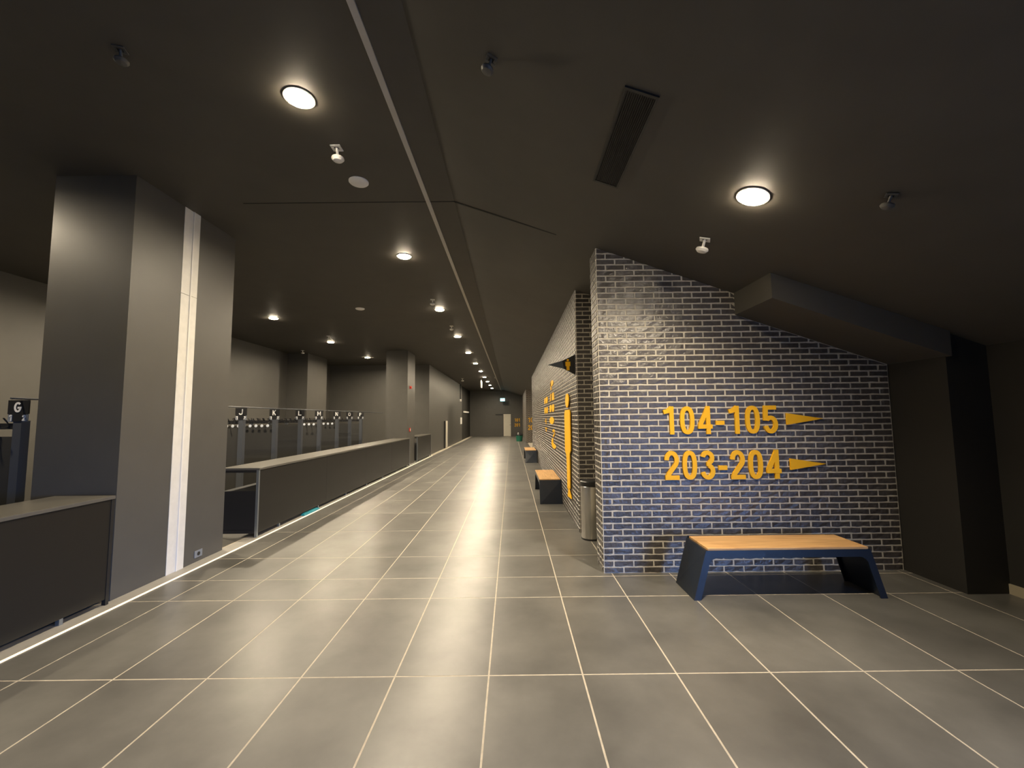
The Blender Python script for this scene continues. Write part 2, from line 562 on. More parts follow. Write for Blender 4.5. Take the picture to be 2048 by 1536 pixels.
for i, (a, b, c_, d_) in enumerate(tiles):
    if i < NT:
        o = bpy.data.objects.new('tile', tile_mesh(b - a, d_ - c_))
        COL.objects.link(o)
        o.parent = floor
        o.location = ((a + b) / 2, (c_ + d_) / 2, 0)
    else:
        rest.add([(a, c_, -.01), (b, c_, -.01), (b, d_, -.01), (a, d_, -.01), (a, c_, 0), (b, c_, 0), (b, d_, 0), (a, d_, 0)],
                 [(4, 5, 6, 7), (0, 1, 5, 4), (1, 2, 6, 5), (2, 3, 7, 6), (3, 0, 4, 7)])
tag(rest.build('distant_tiles', 'tile', floor), kind='stuff')

struct('trim_3', MB().box(BAND + .004, XLED - .012, YBACK, 18.88, -0.01, 0.001), 'stoneband', 'pale stone band in the floor beside the light line', 'floor band')
# ---- light line let into the floor
tag(MB().box(XLED - 0.009, XLED + 0.009, YBACK + .1, 18.85, -0.002, 0.006).build('floor_light_line', 'led'),
    'thin glowing light line let into the floor along the counters', 'light strip')

# ---- brick walls
BW, BH, BT = 0.2105, 0.064, 0.014
JW = 0.0115
def brick_variants(length, nvar=5):
    out = []
    for v in range(nvar):
        rnd = random.Random(v * 31 + int(length * 1000))
        w, h2 = length - JW, BH - JW
        j = lambda s: rnd.uniform(-s, s)
        z0 = [(-w / 2, -h2 / 2), (-w / 6, -h2 / 2 + j(.002)), (w / 6, -h2 / 2 + j(.002)), (w / 2, -h2 / 2), (w / 2, h2 / 2), (w / 6, h2 / 2 + j(.002)), (-w / 6, h2 / 2 + j(.002)), (-w / 2, h2 / 2)]
        z0 = [(a + j(.0015), b + j(.0012)) for a, b in z0]
        ins = 0.0045
        z1 = [(a - math.copysign(ins, a) if abs(a) > w / 4 else a, b - math.copysign(ins, b)) for a, b in z0]
        vs = [(a, 0, b) for a, b in z0] + [(a, -BT * 0.6, b) for a, b in z0] + [(a, -BT + j(.0022), b) for a, b in z1]
        fs = []
        for lev in (0, 8):
            for k in range(8):
                fs.append((lev + k, lev + (k + 1) % 8, lev + 8 + (k + 1) % 8, lev + 8 + k))
        fs += [(16, 17, 22, 23), (17, 18, 21, 22), (18, 19, 20, 21)]
        out.append((vs, fs))
    return out
VAR = {}
def variant(length):
    k = round(length, 3)
    if k not in VAR:
        VAR[k] = [(v, f, None) for v, f in brick_variants(length)]
    return VAR[k]
MESHC = {}
def brick_mesh(length, i):
    k = (round(length, 3), i)
    if k not in MESHC:
        v, f, _ = variant(length)[i]
        b_ = MB()
        b_.add(v, f)
        MESHC[k] = b_.mesh('brick', 'brick')
    return MESHC[k]
def brick_row(x0, x1, first):
    """joint positions along one course: list of (start, end)"""
    out, x = [], x0
    ln = first
    while x < x1 - 0.02:
        e = min(x + ln, x1)
        out.append((x, e))
        x = e
        ln = BW
    return out
def face_bricks(wall, origin, ux, length, ztop, single_first, single_max, offset_rows=0):
    """bricks on a vertical face; ux = unit direction along the face, outward normal = ux rotated -90deg; ztop(s) = height limit"""
    nx = Vector((ux.y, -ux.x, 0))        # outward normal
    singles = 0
    pool = MB()
    items = []
    row = 0
    while True:
        z0 = row * BH
        cells = brick_row(0, length, BW if (row + offset_rows) % 2 == 0 else BW / 2)
        any_ = False
        for (s0, s1) in cells:
            lim = min(ztop(s0), ztop(s1))
            if z0 + 0.02 > max(ztop(s0), ztop(s1)):
                continue
            any_ = True
            items.append((row, s0, s1, z0, z0 + BH > lim - 0.002))
        row += 1
        if not any_:
            break
    rng = random.Random(3)
    for (row, s0, s1, z0, cut) in items:
        L_ = s1 - s0
        i = rng.randrange(5)
        c = Vector(origin) + ux * ((s0 + s1) / 2) + Vector((0, 0, z0 + BH / 2))
        if single_first(row, s0) and singles < single_max and not cut:
            o = bpy.data.objects.new('brick', brick_mesh(L_, i))
            COL.objects.link(o)
            o.parent = wall
            o.location = c
            o.rotation_euler = (0, 0, math.atan2(ux.y, ux.x))
            singles += 1
        else:
            v, f, _ = variant(L_)[i]
            vs = []
            for (a, b, zz) in v:
                p = c + ux * a - nx * b + Vector((0, 0, zz))
                if cut:
                    s = (s0 + s1) / 2 + a
                    p.z = min(p.z, ztop(s) - 0.003)
                    p.z = max(p.z, z0)
                vs.append(p)
            pool.add(vs, f)
    return pool

# near brick wall (end wall facing the camera)
def ztop_near(s):
    x = XB + s
    return slope(x) - (BDROP if x > BX0 else 0)
core = MB()
pr = [(XB, 0), (XR, 0), (XR, slope(XR) - .003), (XB, slope(XB) - .003)]
core.prism(pr, lambda x, z: (x, YB + BT * .25, z), lambda x, z: (x, 4.89, z))
wb1 = struct('wall_brick_near', core, 'mortar', 'dark brick wall with pale joints carrying yellow room numbers behind the bench', 'wall')
pool = face_bricks(wb1, (XB, YB + BT, 0), Vector((1, 0, 0)), XR - XB, ztop_near, lambda r, s: r >= 0, 300)
pool_r = face_bricks(wb1, (XB + BT * .55, 4.89, 0), Vector((0, -1, 0)), 4.89 - YB, lambda s: slope(XB) - .002, lambda r, s: False, 0, 1)
tag(pool.build('upper_bricks', 'brick', wb1), kind='stuff')
tag(pool_r.build('return_bricks', 'brick', wb1), kind='stuff')

# corridor brick wall
core2 = MB().prism([(XB, 0), (3.2, 0), (3.2, slope(3.2) - .003), (XB, slope(XB) - .003)], lambda x, z: (x, Y2 + BT * .25, z), lambda x, z: (x, Y2E, z))
wb2 = struct('wall_brick_corridor', core2, 'mortar', 'long dark brick wall running down the corridor with yellow pictograms', 'wall')
pool2 = face_bricks(wb2, (XB, Y2 + BT, 0), Vector((1, 0, 0)), BW * 5, lambda s: slope(XB + s), lambda r, s: s < BW * 2.4, 200)
pool3 = face_bricks(wb2, (XB + BT * .55, Y2E, 0), Vector((0, -1, 0)), Y2E - Y2, lambda s: slope(XB) - .002, lambda r, s: False, 0, 1)
tag(pool2.build('front_bricks', 'brick', wb2), kind='stuff')
tag(pool3.build('corridor_bricks', 'brick', wb2), kind='stuff')
# far brick wall
struct('wall_brick_far', MB().prism([(XB, 0), (3.2, 0), (3.2, slope(3.2) - .003), (XB, slope(XB) - .003)], lambda x, z: (x, Y3, z), lambda x, z: (x, YEND, z)),
       'farbrick', 'farthest brick wall block at the end of the corridor', 'wall')
struct('wall_gap', MB().box(3.0, 3.2, Y2E, Y3, 0, slope(3.0)), 'passage', 'dark wall closing the far gap between the brick blocks', 'wall')

# dark paved ground outside the glazing
struct('ground', MB().box(XRW + .21, 90, -70, 60, -0.3, -0.02), 'asphalt', 'dark paving outside the glazed screen', 'ground')
# ---- glazed screen in the right wall, behind the viewer
dr = empty('window_1', (XRW + 0.1, GY0, 0))
tag(dr, 'wide glazed screen in the right wall behind the viewer', 'window', None, 'structure')
GL = GY1 - GY0
MB().box(-.04, .04, 0, .06, 0, GZ).box(-.04, .04, GL - .06, GL, 0, GZ).box(-.04, .04, .06, GL - .06, GZ - .06, GZ).box(-.04, .04, .06, GL - .06, 0, .06).build('window_frame', 'black', dr)
for k in range(1, 4):
    MB().box(-.03, .03, GL * k / 4 - .025, GL * k / 4 + .025, .06, GZ - .06).build('mullion', 'black', dr)
for k in range(4):
    MB().box(-.004, .004, max(.06, GL * k / 4 + .025), min(GL - .06, GL * (k + 1) / 4 - .025), .06, GZ - .06).build('pane', 'glass', dr)
pl = bpy.data.lights.new('window_daylight', 'AREA')
pl.shape = 'RECTANGLE'
pl.size, pl.size_y = GZ - .1, GL - .1
pl.cycles.is_portal = True
po = bpy.data.objects.new('window_daylight', pl)
COL.objects.link(po)
po.location = (XRW + .16, (GY0 + GY1) / 2, GZ / 2)
po.rotation_euler = (0, math.radians(90), 0)     # faces -X, into the hall


# ================================================================== LAMPS
def downlight(x, y, z, label, watt, tilt=0.0, r=0.094, spread=LAMP_SPREAD):
    t = empty('ceiling_downlight', (x, y, z))
    t.rotation_euler = (0, tilt, 0)
    tag(t, label, 'ceiling light', 'recessed round downlights')
    ring = MB()
    prof = [(r + .018, 0.0), (r + .018, -.006), (r + .004, -.009), (r, -.006), (r, 0.0)]
    n = 32
    vs, fs = [], []
    for (rr, zz) in prof:
        for k in range(n):
            a = 2 * math.pi * k / n
            vs.append((rr * math.cos(a), rr * math.sin(a), zz))
    for i in range(len(prof) - 1):
        for k in range(n):
            fs.append((i * n + k, i * n + (k + 1) % n, (i + 1) * n + (k + 1) % n, (i + 1) * n + k))
    ring.add(vs, fs)
    ring.build('trim_ring', 'trimring', t)
    MB().lathe([(r, -.001), (r * .98, -.012), (r * .86, -.021), (r * .5, -.027), (.01, -.029)], n=32).build('lens', 'lens', t, smooth=60)  # dome shape added so its glow imitates lamp glare on the ceiling
    ld = bpy.data.lights.new('downlight_beam', 'AREA')
    ld.shape = 'DISK'
    ld.size = r * 1.6
    ld.energy = watt
    ld.color = LAMP_COL
    ld.spread = spread
    lo = bpy.data.objects.new('downlight_beam', ld)
    COL.objects.link(lo)
    lo.parent = t
    lo.location = (0, 0, -0.034)
    return t

ORD = ['first', 'second', 'third', 'fourth', 'fifth', 'sixth', 'seventh', 'eighth', 'ninth', 'tenth', 'eleventh']
for k in range(11):
    downlight(-1.59, 3.01 + 3.13 * k, ZC, f'glowing round downlight, {ORD[k]} of the corridor row counted from the viewer', LAMP_W * (.68 if k == 0 else 1.0))
for y, nm in ((9.91, 'nearest of the three glowing downlights seen above the coat racks'), (13.1, 'middle of the three glowing downlights above the coat racks'), (16.5, 'farthest of the three glowing downlights above the coat racks'),
              (6.75, 'round downlight above the cloakroom hidden behind the big pillar'), (3.6, 'round downlight above the near counter out of view')):
    downlight(-5.68, y, ZC, nm, LAMP_W * (.6 if y < 4 else 1.15))
TILT = math.atan(0.35)
downlight(1.784, 2.954, slope(1.784), 'bright round downlight on the sloping ceiling above the bench', LAMP_W * .68, TILT, spread=math.radians(150))


# ================================================================== CEILING FITTINGS
def sprinkler(x, y, z, label, tilt=0.0, rz=0.0, m='white', s=1.0):
    t = empty('ceiling_sprinkler', (x, y, z))
    t.rotation_euler = (0, tilt, rz)
    tag(t, label, 'sprinkler', 'small ceiling sprinklers')
    pl_ = MB()
    a = .045 * s
    for bx in ((-a, a, -a, -a * .45), (-a, a, a * .45, a), (-a, -a * .45, -a * .45, a * .45), (a * .45, a, -a * .45, a * .45)):
        pl_.box(bx[0], bx[1], bx[2], bx[3], -.008, 0)
    pl_.build('base_plate', m, t, bevel=.002)
    MB().rod((0, 0, 0), (0, .03 * s, -.07 * s), .012 * s, 12).build('neck', m, t)
    MB().lathe([(.020 * s, .018 * s), (.052 * s, .010 * s), (.056 * s, -.004 * s), (.040 * s, -.022 * s), (.015 * s, -.028 * s)], (0, .03 * s, -.085 * s), 20).build('head', m, t, smooth=35)
    return t
sprinkler(-1.55, 3.60, ZC, 'white sprinkler beside the nearest corridor downlight and the round detector')
sprinkler(1.775, 3.70, slope(1.775), 'white sprinkler on the sloping ceiling between downlight and brick wall', TILT, math.radians(-25))
sprinkler(-0.104, 2.477, slope(-0.104), 'sprinkler coloured darker for dim light on the dark ceiling left of the air grille', TILT, math.radians(20), 'dimmed', .75)
sprinkler(2.412, 2.544, slope(2.412), 'dim sprinkler on the sloping ceiling right of the bright downlight', TILT, math.radians(-30), 'dimmed', .7)
sprinkler(-2.547, 2.576, ZC, 'barely visible sprinkler on the dark ceiling at upper left', 0, 0.3, 'dimmed', .75)
sprinkler(-1.60, 8.47, ZC, 'small sprinkler next to the third corridor downlight', 0, .2)
sprinkler(-1.568, 10.97, ZC, 'small sprinkler before the fourth corridor downlight')
sprinkler(-5.335, 12.15, ZC, 'small sprinkler before the middle cloakroom downlight')
sprinkler(-7.35, 14.68, ZC, 'tiny sprinkler on the ceiling by the cloakroom column')
sprinkler(-3.0, 25.7, ZC, 'tiny sprinkler high on the far left of the corridor ceiling', s=1.6)
for x, y, lb in ((-1.549, 4.144, 'white round smoke detector disc on the ceiling near the first downlight'), (-3.324, 9.118, 'pale round smoke detector disc on the ceiling over the long counter')):
    t = empty('smoke_detector', (x, y, ZC))
    tag(t, lb, 'smoke detector', 'round ceiling detectors')
    MB().lathe([(.098, 0), (.098, -.010), (.090, -.018)], n=36).build('base', 'white', t, smooth=35)
    MB().lathe([(.086, -.018), (.070, -.026), (.02, -.029)], n=36).build('cover', 'white', t, smooth=35)

# air grille on the sloped ceiling
gx0, gx1, gy0, gy1 = 0.70, 0.905, 2.36, 3.36
gt = empty('air_grille', ((gx0 + gx1) / 2, (gy0 + gy1) / 2, slope((gx0 + gx1) / 2)))
gt.rotation_euler = (0, TILT, 0)
tag(gt, 'long black slotted air grille on the sloping ceiling', 'air vent')
gw, gl_ = (gx1 - gx0) / math.cos(TILT) / 2, (gy1 - gy0) / 2
MB().box(-gw, gw, -gl_, -gl_ + .02, -.012, 0).box(-gw, gw, gl_ - .02, gl_, -.012, 0).box(-gw, -gw + .015, -gl_ + .02, gl_ - .02, -.012, 0).box(gw - .015, gw, -gl_ + .02, gl_ - .02, -.012, 0).build('grille_frame', 'grille', gt)
MB().box(-gw + .015, gw - .015, -gl_ + .02, gl_ - .02, -.002, 0).build('backing', 'gap', gt)
ns = 14
slm = MB().hexa([(-.0035, -gl_ + .02, -.011), (.0005, -gl_ + .02, -.011), (.0005, gl_ - .02, -.011), (-.0035, gl_ - .02, -.011),
                 (-.0005, -gl_ + .02, -.002), (.0035, -gl_ + .02, -.002), (.0035, gl_ - .02, -.002), (-.0005, gl_ - .02, -.002)]).mesh('slat', 'grille')
for k in range(ns):
    o = bpy.data.objects.new('slat', slm)
    COL.objects.link(o)
    o.parent = gt
    o.location = (-gw + .015 + (k + .5) * (2 * gw - .03) / ns, 0, 0)


# ================================================================== LETTERING ON THE NEAR BRICK WALL
def number_line(text, xl, xr, z0, z1, y, tri, label, th=0.02):
    """text between xl..xr on a wall facing -Y; tri = arrow (x0, x1, zc, half height)"""
    t = empty('room_number_sign', ((xl + xr) / 2, y, z0))
    tag(t, label, 'sign', 'yellow room numbers')
    h = z1 - z0
    n = len(text)
    total = xr - xl
    dash = 0.68
    units = sum(dash if c == '-' else 1.0 for c in text)
    adv = total / (units - 0.20)
    x = xl
    for c in text:
        w = adv * ((dash if c == '-' else 1.0) - .20)
        sw = h * .150
        ox = x - (xl + xr) / 2
        glyph(c, w, h, sw, th, lambda u, v, q, ox=ox: (ox + u, -q, v)).build('dash' if c == '-' else 'digit', 'yellow', t)
        x += adv * (dash if c == '-' else 1.0)
    if tri:
        a, b, zc, hh = tri
        MB().prism([(a - (xl + xr) / 2, zc - z0 - hh), (b - (xl + xr) / 2, zc - z0), (a - (xl + xr) / 2, zc - z0 + hh)], lambda u, v: (u, 0, v), lambda u, v: (u, -th, v)).build('arrow', 'yellow', t)
    return t
YT = YB + 0.0005
number_line('104-105', 1.625, 2.868, 1.443, 1.744, YT, (2.966, 3.362, 1.597, .063), 'yellow raised numbers 104-105 with arrow on the brick wall')
number_line('203-204', 1.632, 2.875, 0.962, 1.269, YT, (2.976, 3.362, 1.115, .061), 'yellow raised numbers 203-204 with arrow on the brick wall')
number_line('10', 1.075, 1.40, 1.33, 1.64, Y3, None, 'upper small yellow number, starting with 10, on the farthest brick block', .015)
number_line('20', 1.075, 1.40, 0.84, 1.15, Y3, None, 'lower small yellow number, starting with 20, on the farthest brick block', .015)
number_line('101', 0.26, 0.76, 1.29, 1.58, YEND, None, 'upper tiny yellow number, 101, on the corridor end wall', .015)
number_line('201', 0.26, 0.76, 0.84, 1.13, YEND, None, 'lower tiny yellow number, 201, on the corridor end wall', .015)

# ---- yellow pictograms on the corridor brick wall (face X = XB, seen at a grazing angle)
def on_side(u, v, q):
    # u runs towards the viewer (-Y), v up, q out of the wall (-X)
    return (-q, -u, v)
def ell(cx_, cz, rx, rz, n=20):
    return [(cx_ + rx * math.cos(2 * math.pi * i / n), cz + rz * math.sin(2 * math.pi * i / n)) for i in range(n)]
def plate(mb, poly, q=0.015):
    mb.prism(poly, lambda u, v: on_side(u, v, 0), lambda u, v: on_side(u, v, q))
XS = XB - .0005
pg = empty('person_pictogram', (XS - .02, 7.02, 0.33))
tag(pg, 'tall yellow person pictogram on the corridor brick wall', 'pictogram')
b_ = MB(); plate(b_, ell(0.02, 1.585, .20, .115)); b_.build('head', 'yellow', pg)
b_ = MB(); plate(b_, [(-.34, 1.36), (-.25, 1.43), (.27, 1.43), (.34, 1.36), (.34, .78), (.22, .72), (.20, .17), (-.12, .12), (-.16, .66), (-.34, .74)]); b_.build('body', 'yellow', pg)
b_ = MB(); plate(b_, [(-.12, 0.0), (.02, .17), (.30, .03)]); b_.build('arrow', 'yellow', pg)
rows = [('directory_pictogram', 9.75, 2.29, 'P', 'yellow letter-like mark topmost on the corridor brick wall')]
for (yc, z0, kind, lb) in (
        (9.80, 2.29, 'P', 'uppermost yellow mark in the nearer column on the corridor brick wall'),
        (9.80, 2.03, 'AA', 'second yellow mark down in the nearer column on the corridor brick wall'),
        (9.85, 1.76, 'OO', 'third yellow mark down in the nearer column on the corridor brick wall'),
        (9.95, 1.48, 'disc', 'round yellow mark fourth down in the nearer column of the brick wall'),
        (9.55, 1.20, 'hook', 'hook-shaped yellow mark fifth down in the nearer column of the brick wall'),
        (9.60, 0.96, 'seat', 'pale yellow seated-figure mark lowest on the corridor brick wall'),
        (11.5, 2.01, 'OO', 'uppermost yellow mark in the farther column on the corridor brick wall'),
        (11.5, 1.74, 'OO', 'second yellow mark down in the farther column on the corridor brick wall'),
        (11.6, 1.46, 'bar', 'thin yellow mark third down in the farther column of the brick wall'),
        (11.6, 1.25, 'tee', 'thin yellow mark lowest in the farther column of the brick wall')):
    mbx = MB()
    if kind == 'P':
        plate(mbx, [(-.30, 0), (-.10, 0), (-.10, .20), (-.30, .20)]); plate(mbx, ell(.02, .14, .36, .07))
    elif kind == 'AA':
        plate(mbx, [(-.5, 0), (-.3, 0), (-.1, .17), (-.35, .17)]); plate(mbx, [(.0, 0), (.5, 0), (.4, .17), (.1, .17)])
    elif kind == 'OO':
        plate(mbx, ell(-.32, .09, .24, .09)); plate(mbx, ell(.28, .09, .26, .09))
    elif kind == 'disc':
        plate(mbx, ell(0, .085, .52, .085))
    elif kind == 'hook':
        ribbon(mbx, arc(0, .09, .22, .055, 160, -90, 12) + [(-.12, .0)], False, .05, .015, on_side)
    elif kind == 'seat':
        plate(mbx, [(-.5, .06), (-.36, .19), (-.1, .19), (-.1, .10), (.3, .08), (.5, .03), (.2, -.02), (-.2, -.02)])
    elif kind == 'bar':
        plate(mbx, [(-.07, 0), (.07, 0), (.07, .15), (-.07, .15)]); plate(mbx, [(-.35, .06), (-.07, .06), (-.07, .085), (-.35, .085)])
    else:
        plate(mbx, [(-.07, 0), (.07, 0), (.07, .08), (-.07, .08)]); plate(mbx, [(-.3, .085), (.3, .085), (.3, .11), (-.3, .11)])
    o = mbx.build('wall_pictogram', 'yellow', loc=(XS, yc, z0))
    tag(o, lb, 'pictogram', 'yellow marks on the corridor brick wall')

# ---- projecting triangular toilet sign
ts = empty('flag_sign', (XB, 6.2, 2.27))
tag(ts, 'black triangular sign with a yellow person projecting from the brick corner', 'sign')
MB().prism([(-.01, 0.0), (-.01, .295), (-.195, .208), (-.172, .088)], lambda u, v: (u, 0, v), lambda u, v: (u, .025, v)).build('panel', 'black', ts)
MB().prism([(-.172, .088), (-.195, .208), (-.41, .148)], lambda u, v: (u, 0.001, v), lambda u, v: (u, .024, v)).build('tip', 'tip_sheen', ts)  # tip coloured as a reflection, separate from the black panel
ic = MB()
def icp(poly):
    ic.prism(poly, lambda u, v: (u - .112, 0, v + .064), lambda u, v: (u - .112, -.004, v + .064))
icp([(.018 * math.cos(a * math.pi / 8), .152 + .018 * math.sin(a * math.pi / 8)) for a in range(16)])
icp([(-.036, .128), (.036, .128), (.036, .062), (.022, .062), (.022, 0), (-.022, 0), (-.022, .062), (-.036, .062)])
ic.build('person_icon', 'yellow', ts)
MB().box(-.012, .0, -.01, .035, -.01, .305).build('wall_bracket', 'black', ts)


# ================================================================== BENCHES
def bench(name, label):
    """long axis local X, front towards -Y; origin at base centre"""
    t = empty(name, (0, 0, 0))
    tag(t, label, 'bench', 'black benches with oak seats')
    LB, LT, D, HH = 0.865, 0.735, 0.21, 0.45
    def xo(z):
        return LB + (LT - LB) * z / HH
    leg, ap, rr = 0.062, 0.085, 0.07
    outer = [(-xo(0), 0), (-xo(HH - .02), HH - .02), (xo(HH - .02), HH - .02), (xo(0), 0)]
    za = HH - ap
    inner_r = []
    xi = lambda z: xo(z) - leg
    inner_r.append((xi(0), 0))
    inner_r.append((xi(za - rr), za - rr))
    for k in range(1, 7):
        a = math.radians(90 * k / 6)
        inner_r.append((xi(za - rr) - rr * (1 - math.cos(a)) - .012 * k / 6, za - rr + rr * math.sin(a)))
    inner = inner_r + [(-x, z) for x, z in reversed(inner_r)]
    def sheet(y0, y1, nm):
        mb_ = MB()
        ol = [(-xo(0), 0)] + [(-xo(z), z) for z in (0.15, 0.3, HH - .02)] + [(x, HH - .02) for x in (-.4, 0, .4)] + [(xo(z), z) for z in (HH - .02, .3, .15, 0)]
        poly = ol + inner
        bm = bmesh.new()
        vs = [bm.verts.new((x, y0, z)) for x, z in poly]
        f = bm.faces.new(vs)
        r_ = bmesh.ops.extrude_face_region(bm, geom=[f])
        for v in [e for e in r_['geom'] if isinstance(e, bmesh.types.BMVert)]:
            v.co.y = y1
        bmesh.ops.recalc_face_normals(bm, faces=bm.faces)
        bmesh.ops.triangulate(bm, faces=[q for q in bm.faces if len(q.verts) > 4])
        me = bpy.data.meshes.new(nm)
        bm.to_mesh(me)
        bm.free()
        me.materials.append(M['bench'])
        o = bpy.data.objects.new(nm, me)
        COL.objects.link(o)
        o.parent = t
    sheet(-D, -D + .012, 'front_frame')
    sheet(D - .012, D, 'back_frame')
    for s in (-1, 1):
        e = MB()
        # folded end sheet with a diagonal crease
        a, b_, c, d = (s * xo(0), -D, 0), (s * xo(0), D, 0), (s * xo(HH - .02), D, HH - .02), (s * xo(HH - .02), -D, HH - .02)
        mid = (s * (xo(HH / 2) + .016), 0.0, HH / 2 - .01)
        i_ = lambda p: (p[0] - s * .035, p[1], p[2])
        e.add([a, b_, c, d, mid, i_(a), i_(b_), i_(c), i_(d)],
              [(0, 1, 4), (1, 2, 4), (2, 3, 4), (3, 0, 4), (5, 6, 7, 8), (0, 1, 6, 5), (1, 2, 7, 6), (2, 3, 8, 7), (3, 0, 5, 8)])
        e.build('end_panel', 'bench', t)
    MB().box(-LT + .004, LT - .004, -D + .012, D - .012, HH - .035, HH - .022).build('seat_tray', 'bench', t)
    MB().box(-LT + .012, LT - .012, -D + .002, D - .014, HH - .021, HH).build('seat', 'oak', t, bevel=.003)
    MB().box(-LT, LT, D - .012, D, HH - .02, HH + .002).build('rear_edge', 'bench', t)
    return t
b1 = bench('bench', 'oak-topped black bench in front of the brick wall with the room numbers')
b1.location = (2.475, 4.09, 0)
b2 = copy_tree(b1)
b2.location = (0.735, 8.98, 0)
b2.rotation_euler = (0, 0, math.radians(-90))
b2['label'] = 'oak-topped black bench seen end-on against the corridor brick wall, the nearer of two'
b3 = copy_tree(b1)
b3.location = (0.70, 16.3, 0)
b3.rotation_euler = (0, 0, math.radians(-90))
b3['label'] = 'small distant oak-topped bench end-on at the corridor brick wall, the farther of two'

# ================================================================== BINS
bt_ = empty('litter_bin', (1.065, 5.84, 0))
tag(bt_, 'round stainless steel litter bin with black rim behind the brick corner', 'bin')
MB().lathe([(.128, .0), (.132, .01), (.132, .70), (.128, .705)], n=40).build('body', 'steel', bt_, smooth=35)
MB().lathe([(.130, .705), (.134, .712), (.134, .762), (.122, .775), (.08, .776)], n=40).build('rim', 'black', bt_, smooth=35)
MB().lathe([(.135, .0), (.135, .02)], n=40).build('foot_ring', 'black', bt_)
gb = empty('waste_bin', (0.53, 29.6, 0))
tag(gb, 'green plastic waste bin with dark liner near the far brick block', 'bin')
MB().lathe([(.20, 0), (.25, .42)], n=28).build('body', 'green', gb, smooth=35)
MB().lathe([(.262, .40), (.27, .44), (.24, .50), (.10, .52)], n=28).build('liner', 'black', gb, smooth=35)
MB().lathe([(.04, .52), (.05, .56), (.02, .60)], (-.08, 0, 0), 12).build('litter', 'white', gb, smooth=35)

# ================================================================== COUNTERS
def counter(y0, y1, label, open_end=True, npan=3, xf=-3.60, depth=.55, nlegs=6, post='edge'):
    t = empty('cloakroom_counter', (xf, y0, 0))
    tag(t, label, 'counter', 'cloakroom counters')
    L = y1 - y0
    MB().box(-depth, .012, 0, L, .935, .965).build('top', 'ctop', t, bevel=.003)
    for k in range(npan):
        a, b_ = L * k / npan, L * (k + 1) / npan
        MB().box(-.02, 0, a + .035 if k == 0 else a + .0015, b_ - .0015, .055, .932).build('front_panel', 'counter', t, bevel=.0015)
    for yy in ((0, .03), (L - .03, L)):
        MB().box(-.03, .004, yy[0], yy[1], .0, .935).build('corner_post', post, t)
        MB().box(-depth, -depth + .03, yy[0], yy[1], .0, .935).build('corner_post', 'black', t)
        MB().box(-depth + .03, -.03, yy[0], yy[1], .055, .10).build('end_rail', 'black', t)
        MB().box(-depth + .03, -.03, yy[0], yy[1], .90, .935).build('end_rail', 'black', t)
        MB().box(-depth + .03, -.03, yy[0] + .008, yy[1] - .008, .10, .64).build('end_panel', 'black', t)
    MB().box(-depth + .03, -.03, .03, L - .03, .62, .64).build('shelf', 'black', t)
    for k in range(nlegs):
        yy = .6 + (L - 1.0) * k / max(1, nlegs - 1)
        MB().box(-.045, -.012, yy, yy + .03, 0, .055).build('leg', 'edge', t)
    return t
counter(6.05, 14.93, 'long low black counter with a shiny top in front of the coat racks', npan=4, nlegs=7)
counter(0.9, 3.94, 'near black counter cut off by the left picture edge', xf=-3.66, npan=2, nlegs=3, post='black')
counter(16.14, 18.86, 'short far piece of counter between the far pillar and the grey wall', npan=1, nlegs=2, depth=.45)

# ================================================================== COAT RACKS
def rack(letter, y, x_end, length, ntags, label):
    t = empty('coat_rack', (x_end, y, 0))
    tag(t, label, 'coat rack', 'lettered coat racks')
    MB().box(-.045, .04, -.04, .04, 0, 1.66).build('post', 'post', t)
    MB().box(-length, -length + .08, -.04, .04, 0, 1.66).build('post', 'post', t)
    MB().box(-.16, .14, -.16, .16, 0, .03).build('foot', 'post', t)
    MB().box(-length - .05, -length + .15, -.16, .16, 0, .03).build('foot', 'post', t)
    MB().box(-length + .08, -.045, -.012, .012, .18, 1.50).build('board', 'rackpanel', t)
    MB().box(-length + .08, -.045, -.03, .03, 1.575, 1.635).build('hook_rail', 'black', t)
    hk = MB()
    hk.rod((0, -.03, 1.60), (0, -.10, 1.585), .007, 6).rod((0, -.10, 1.585), (0, -.115, 1.64), .007, 6).rod((0, -.03, 1.63), (0, -.08, 1.69), .007, 6)
    hm = hk.mesh('hook', 'black')
    tg = MB().lathe([(.018, -.100), (.030, -.102), (.030, -.108), (.018, -.110)], (0, 0, 1.525), 14, 'y').mesh('number_tag', 'tag')
    n = int((length - .25) / .122)
    for k in range(n):
        o = bpy.data.objects.new('hook', hm)
        COL.objects.link(o)
        o.parent = t
        o.location = (-.10 - k * .122, 0, 0)
        if k < ntags:
            g_ = bpy.data.objects.new('number_tag', tg)
            COL.objects.link(g_)
            g_.parent = t
            g_.location = (-.10 - k * .122, 0, 0)
    # letter board on top of the post
    sb = MB()
    sb.prism([(-.105, .215), (-.105, .075), (-.05, .06), (-.05, 0), (.05, 0), (.05, .06), (.105, .075), (.105, .215)], lambda u, v: (u, -.045, v + 1.655), lambda u, v: (u, -.030, v + 1.655))
    s_ = sb.build('letter_board', 'black', t)
    glyph(letter, .075 if letter != 'M' else .09, .105, .019, .003, lambda u, v, q: (u - .04, -.045 - q, v + 1.745)).build('letter', 'letter', s_)
    for sx_, c in ((-.085, '1'), (.05, '2')):
        glyph(c, .035, .06, .012, .003, lambda u, v, q: (u + sx_, -.045 - q, v + 1.66)).build('digit', 'letter', s_)
    MB().box(-.10, -.052, -.043, -.033, 1.65, 1.725).build('digit_tab', 'grey', s_)
    MB().box(.052, .10, -.043, -.033, 1.65, 1.725).build('digit_tab', 'grey', s_)
    return t
XK = -5.0
